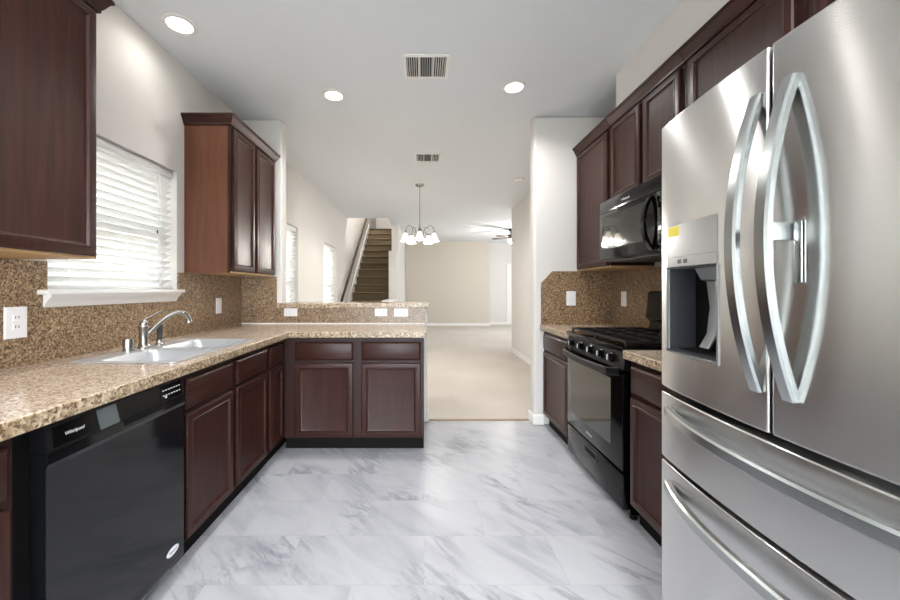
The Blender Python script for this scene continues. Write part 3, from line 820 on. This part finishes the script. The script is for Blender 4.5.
for y in (1.085, 1.115):
    strip('button', y, y+.020, PN[2]+.010, PN[2]+.023, .0036, .0004, M_grey, ctl)
strip('yellow_sticker', 1.130, 1.188, PN[3]-.034, PN[3]-.004, .0026, .0004, M_yellow, pnl)
# trim lip round the opening
lip = MB()
for a, b, z0, z1 in ((NI[0]-.006, NI[1]+.006, NI[2]-.006, NI[2]), (NI[0]-.006, NI[0], NI[2], NI[3]), (NI[1], NI[1]+.006, NI[2], NI[3])):
    lip.cells(yspan(a, b), [z0, z1], lambda y, z: True, lambda y, z: fx_(y)-.0005, lambda y, z: fx_(y)-.003, lambda u, v, w: (w, u, v))
lip.build('recess_lip', M_disp, ld, smooth=40)
MB().prism([(.83, 1.03, NI[3]-.005), (.889, 1.03, NI[3]-.005), (.889, 1.03, NI[3]-.05), (.85, 1.03, NI[3]-.04)], (0, .09, 0)).build('ice_chute', M_disp, hs, smooth=0)
MB().bar([(.868, 1.10, NI[3]-.045), (.878, 1.10, 1.18), (.868, 1.10, 1.10), (.845, 1.10, 1.058)], (0, 1, 0), .018, .004).build('dispenser_paddle', M_disp, hs)
MB().bar([(.868, 1.035, NI[3]-.045), (.878, 1.035, 1.18), (.868, 1.035, 1.10), (.845, 1.035, 1.058)], (0, 1, 0), .018, .004).build('dispenser_paddle', M_disp, hs)
gr = MB()
for k in range(9): gr.box(.82+k*.007, .823+k*.007, NI[0]+.02, NI[1]-.02, NI[2]+.0045, NI[2]+.008)
gr.build('drip_grille', M_blackmatte, hs, smooth=0)
# bowed handles
def vhandle(y, par, z0=1.004, z1=1.68):
    p = []
    for k in range(25):
        u = k/24; e = 1-abs(2*u-1)**2.0
        p.append((fx_(y)-.002-.060*e, y, z0+(z1-z0)*u))
    return MB().bar(p, (0, 1, 0), .0155, .0095).build('handle', M_handle, par)
vhandle(.842, ld); hh = vhandle(.765, rd)
MB().box(fx_(.765)-.054, fx_(.765)-.003, .759, .771, 1.338, 1.378, .003).box(fx_(.74)-.006, fx_(.74)-.0015, .742, .758, 1.25, 1.378, .002).build('handle_metal_piece', M_handle, hh)  # small metal post and thin flat strip next to the handle
def hhandle(z, par):
    p = []
    for k in range(29):
        u = k/28; y = FY0+.04+(1.187-FY0-.04)*u; e = 1-abs(2*u-1)**2.6
        p.append((fx_(y)-.004-.045*e, y, z))
    return MB().bar(p, (0, 0, 1), .0165, .012).build('handle', M_handle, par)
hhandle(.842, d1); hhandle(.600, d2)
for y in (FY0+.05, FY1-.05):
    MB().box(.86, .95, y-.03, y+.03, 1.783, 1.797, .004).build('hinge_cover', M_dgrey, r)

# ------------------------------------------------------------------ outlets and switches
GO = 'white outlet and switch plates'
def plate(label, c, U, V, N, w, h, kind):
    """c centre on the wall surface"""
    c, U, V, N = map(Vector, (c, U, V, N))
    name = {'outlet': 'wall_outlet', 'switch': 'light_switch', 'blank': 'light_switch'}[kind]
    r = thing(name, label, 'outlet' if kind == 'outlet' else 'light switch', c, GO)
    MB().rings(c-U*w/2-V*h/2+N*.0003, U, V, N, w, h, [(0, 0), (0, .003), (.004, .006), (.006, .006)]).build('cover_plate', M_plate, r, smooth=0)
    def rect(u, v, a, b, n0, n1, nm, mt, par):
        return MB().rings(c+U*(u-a/2)+V*(v-b/2)+N*n0, U, V, N, a, b, [(0, 0), (0, n1-n0-.0006), (.0008, n1-n0)]).build(nm, mt, par, smooth=0)
    lo, la = (h, w) if h > w else (w, h)
    def rec(s_):
        u, v = (0, s_) if h > w else (s_, 0)
        f = rect(u, v, *((.030, .026) if h > w else (.026, .030)), .0062, .0085, 'receptacle', M_plate, r)
        sl = MB()
        for q in (-.006, .006):
            a, b = (q, .003) if h > w else (.003, q)
            cc = c+U*(u+a)+V*(v+b)+N*.0086
            da, db = (.003, .010) if h > w else (.010, .003)
            sl.rings(cc-U*da/2-V*db/2, U, V, N, da, db, [(0, 0), (0, .0004)])
        sl.build('slots', M_slot, f, smooth=0)
    if kind == 'outlet':
        rec(.0195); rec(-.0195)
    elif kind == 'switch':
        a, b = (.030, .062) if h > w else (.062, .030)
        rect(0, 0, a, b, .0062, .0095, 'rocker', M_plate, r)
    return r
X_, Y_, Z_ = (1, 0, 0), (0, 1, 0), (0, 0, 1)
plate('white upright duplex outlet under the near wall cabinet, before the sill', (XL+.011, 1.508, 1.098), Y_, Z_, X_, .085, .13, 'outlet')
plate('white upright switch plate between faucet and corner under the red-brown sided cabinet', (XL+.011, 3.0, 1.10), Y_, Z_, X_, .078, .128, 'switch')
yb_ = 3.379
plate('white sideways blank plate under the bar nearest the corner', (-1.233, yb_, 1.022), X_, Z_, (0, -1, 0), .125, .075, 'blank')
plate('white sideways duplex outlet under the bar, left of the end plate', (-.398, yb_, 1.022), X_, Z_, (0, -1, 0), .115, .072, 'outlet')
plate('white sideways rocker switch under the bar at its open end', (-.213, yb_, 1.020), X_, Z_, (0, -1, 0), .13, .078, 'switch')
plate('white switch plate on the stub wall splashback', (1.332, 3.309, 1.152), X_, Z_, (0, -1, 0), .085, .13, 'switch')
plate('white plate on the splashback beside the range backguard', (XR-.0105, 3.12, 1.152), Y_, Z_, (-1, 0, 0), .078, .128, 'switch')

# ------------------------------------------------------------------ ceiling fittings
GC = 'recessed ceiling lights'
def can(label, x, y):
    r = thing('recessed_light', label, 'ceiling light', (x, y, ZC), GC)
    MB().lathe([(.064, -.0005), (.092, -.0005), (.092, -.006), (.084, -.010), (.068, -.010), (.064, -.004)], (x, y, ZC), n=32).build('trim_ring', M_white, r, smooth=40)
    MB().lathe([(.001, -.002), (.0635, -.002), (.0635, -.006), (.04, -.0075), (.001, -.008)], (x, y, ZC), n=32).build('lens', M_lens, r, smooth=40)
    return r
CANS = [(-1.45, 2.167, 'recessed ceiling light closest to the sink window wall'), (-.73, 2.96, 'recessed ceiling light above the peninsula'), (.70, 2.84, 'recessed ceiling light between the vents and the range cabinets')]
c0 = can(CANS[0][2], *CANS[0][:2])
for x, y, lb in CANS[1:]: dup(c0, (x, y, ZC), lb)
for (x, y, lb), k in zip(CANS, (.1, 1, 1)): lamp('can_and_fill_lamp', 'AREA', (x, y, ZC-.02), CAN_POWER*k, size=.12)
for x, y in ((-.73, .6), (.70, .6), (0, -1.2)): lamp('can_and_fill_lamp', 'AREA', (x, y, ZC-.02), FILL_POWER, size=.14)  # unseen fill lamps added overhead and behind, with no fixtures

def vent(label, x0, x1, y0, y1, n):
    r = thing('ceiling_vent', label, 'vent', ((x0+x1)/2, (y0+y1)/2, ZC), 'white ceiling air vents')
    b = .022
    MB().cells([x0, x0+b, x1-b, x1], [y0, y0+b, y1-b, y1], lambda x, y: not (inr(x, x0+b, x1-b) and inr(y, y0+b, y1-b)), ZC-.010, ZC-.0005, lambda u, v, w: (u, v, w)).build('frame', M_white, r, smooth=0)
    MB().box(x0+b, x1-b, y0+b, y1-b, ZC-.0020, ZC-.0006).build('backing', M_duct, r, smooth=0)
    m = MB(); xi, xo = x0+b, x1-b; w = (xo-xi)/n
    for k in range(n):
        x = xi+w*(k+.5)
        a = (-1 if k < n/3 else (1 if k >= 2*n/3 else 0))*w*.12
        m.prism([(x-.0011+a, y0+b, ZC-.0095), (x+.0011+a, y0+b, ZC-.0095), (x+.0011-a, y0+b, ZC-.0025), (x-.0011-a, y0+b, ZC-.0025)], (0, y1-y0-2*b, 0))
    for f in (1/3, 2/3):
        x = xi+(xo-xi)*f; m.box(x-.003, x+.003, y0+b, y1-b, ZC-.0097, ZC-.0025)
    m.build('louvres', M_white, r, smooth=0)
    return r
vent('large white ceiling vent over the kitchen', -.145, .175, 2.44, 2.72, 18)
vent('small white ceiling vent in front of the chandelier', -.11, .20, 4.22, 4.50, 15)
r = thing('smoke_detector', 'small round white smoke detector on the ceiling near the stub wall', 'smoke detector', (1.36, 5.2, ZC))
MB().lathe([(.065, -.0005), (.065, -.012), (.058, -.016), (.055, -.034), (.03, -.04), (.002, -.04)], (1.36, 5.2, ZC), n=28).build('housing', M_white, r)
MB().lathe([(.012, -.0402), (.012, -.042), (.001, -.0425)], (1.36, 5.2, ZC), n=14).build('sensor', M_disp, r)

# chandelier
cx, cy = -.064, 5.5
r = thing('chandelier', 'five-arm nickel chandelier with lit white bell shades', 'chandelier', (cx, cy, ZC))
MB().lathe([(.068, -.0005), (.066, -.012), (.045, -.028), (.012, -.038), (.008, -.05)], (cx, cy, ZC), n=28).build('ceiling_canopy', M_chrome, r)
MB().tube([(cx, cy, ZC-.048), (cx, cy, 2.20)], .005, 8).build('rod', M_chrome, r)
MB().lathe([(.006, 2.20), (.014, 2.19), (.010, 2.17), (.022, 2.15), (.030, 2.12), (.022, 2.08), (.012, 2.05), (.018, 2.02), (.026, 1.99), (.018, 1.965), (.010, 1.95), (.012, 1.935), (.002, 1.92)], (cx, cy, 0), n=18).build('column', M_chrome, r)
for k in range(5):
    a = math.radians(-90+72*k); ux, uy = math.cos(a), math.sin(a)
    P = lambda rr_, z: (cx+ux*rr_, cy+uy*rr_, z)
    arm = MB().tube(bez(P(.018, 1.985), P(.10, 1.95), P(.09, 2.20), P(.165, 2.185), 10)+bez(P(.165, 2.185), P(.205, 2.175), P(.222, 2.13), P(.225, 2.09), 6)[1:], .0065, 8).build('arm', M_chrome, r, smooth=60)
    c = P(.225, 0)
    MB().lathe([(.02, 2.092), (.022, 2.08), (.02, 2.062)], c, n=14).build('socket', M_chrome, arm)
    MB().lathe([(.02, 2.07), (.024, 2.06), (.036, 2.035), (.046, 2.0), (.058, 1.968), (.075, 1.948), (.072, 1.947), (.054, 1.967), (.042, 2.0), (.032, 2.032), (.018, 2.058)], c, n=24).build('shade', M_shade, arm, smooth=60)
    lamp('chandelier_bulb', 'POINT', (c[0], c[1], 1.93), CHANDELIER_POWER, color=(1, .96, .90), size=.03)

# ceiling fan in the living room, mostly hidden by the wall
fx0, fy0 = 2.29, 9.6
r = thing('ceiling_fan', 'ceiling fan with small lit globe, half hidden past the wall end', 'ceiling fan', (fx0, fy0, ZC))
MB().lathe([(.07, -.0005), (.06, -.04), (.015, -.06), (.015, -.14)], (fx0, fy0, ZC), n=20).build('mount', M_bracket, r)
MB().lathe([(.03, -.14), (.1, -.16), (.11, -.20), (.09, -.24), (.05, -.26)], (fx0, fy0, ZC), n=24).build('motor', M_bracket, r)
MB().lathe([(.05, -.261), (.08, -.28), (.085, -.31), (.06, -.35), (.01, -.37)], (fx0, fy0, ZC), n=24).build('light_globe', M_fanlight, r)
for k in range(5):
    a = math.radians(144+72*k); c_, s_ = math.cos(a), math.sin(a)
    pts = [(.10, -.03), (.20, -.055), (.50, -.065), (.54, -.03), (.54, .03), (.50, .065), (.20, .055), (.10, .03)]
    MB().prism([(fx0+p*c_-q*s_, fy0+p*s_+q*c_, ZC-.222+q*.12) for p, q in pts], (0, 0, .008)).build('blade', M_bracket, r, smooth=0)
lamp('fan_bulb', 'POINT', (fx0, fy0, ZC-.42), 26, color=(1, .96, .90), size=.06)

# far door
dd = struct(MB().rings((DX0+.004, 12.70, .01), (1, 0, 0), (0, 0, 1), (0, -1, 0), DX1-DX0-.008, DH-.014, [(0, 0), (0, .035), (.003, .036)]).build('door_1', M_white, smooth=0))
for z0, z1 in ((.2, .95), (1.08, 1.88)):
    MB().rings((DX0+.13, 12.6635, z0), (1, 0, 0), (0, 0, 1), (0, -1, 0), DX1-DX0-.26, z1-z0, [(0, 0), (.02, .006), (.05, .002)]).build('panel', M_white, dd, smooth=0)
for z in (.25, 1.02, 1.8): MB().box(DX0-.004, DX0+.008, 12.652, 12.663, z-.045, z+.045).build('hinge', M_bracket, dd, smooth=0)
struct(MB().cells([DX0-.065, DX0-.005, DX1+.005, DX1+.065], [.006, DH+.005, DH+.065], lambda x, z: not (inr(x, DX0-.005, DX1+.005) and z < DH+.005), 12.604, 12.6195, lambda u, v, w: (u, w, v)).build('trim_3', M_white, smooth=0))

# ------------------------------------------------------------------ staircase and handrail
RISE, RUN, SX0, SX1, SY = .193, .264, XL+.022, -.822, 7.24
r = thing('staircase', 'straight staircase with tan carpeted steps rising past the bar', 'staircase', (-1.25, SY, .006))
for k in range(16):
    z1 = RISE*(k+1); y0 = SY+RUN*k
    y1 = y0+RUN+.02 if k < 15 else 12.88
    m = MB().box(SX0, SX1, y0, y1 if k == 15 else y0+RUN-.001, max(z1-RISE-.02, .007) if k < 15 else z1-.2, z1-.033)
    m.box(SX0, SX1, y0-.032, (y0+RUN-.033) if k < 15 else y1, z1-.032, z1, .014, 3)
    m.build('step', M_staircarpet_shaded, r)
def skirt(x0, x1, a, b, top):
    pts = [(x0, SY-.04, .007), (x0, SY-.04, .30)]
    ytop = SY+RUN*15
    pts += [(x0, ytop, RISE*16+top), (x0, ytop+.25, RISE*16+top), (x0, ytop+.25, RISE*15-.1)]
    return MB().prism(pts, (x1-x0, 0, 0)).build('skirt_board', M_white, r, smooth=0)
skirt(XL+.002, XL+.021, 0, 0, .14)
struct(MB().box(-.81, -.63, 7.15, 8.245, 0.007, .97, .005).build('wall_newel', M_wall))
struct(MB().box(-.83, -.61, 7.13, 8.244, .971, 1.01, .006).build('trim_4', M_white))
r = thing('handrail', 'dark wood handrail sloping up the wall beside the stairs', 'handrail', (-1.62, 7.2, 0))
hr = [(XL+.07, 7.05, .93), (XL+.07, 7.2, .97)]
hr = [(XL+.075, SY-.05, RISE+.80), (XL+.075, SY+RUN*15, RISE*16+.80-.0)]
MB().bar(hr, (1, 0, 0), .022, .026).build('rail', M_rail, r)
for t in (.06, .35, .65, .94):
    y = hr[0][1]+(hr[1][1]-hr[0][1])*t; z = hr[0][2]+(hr[1][2]-hr[0][2])*t
    MB().tube([(XL+.001, y, z-.07), (XL+.05, y, z-.07), (XL+.073, y, z-.03)], .006, 8).build('bracket', M_bracket, r)
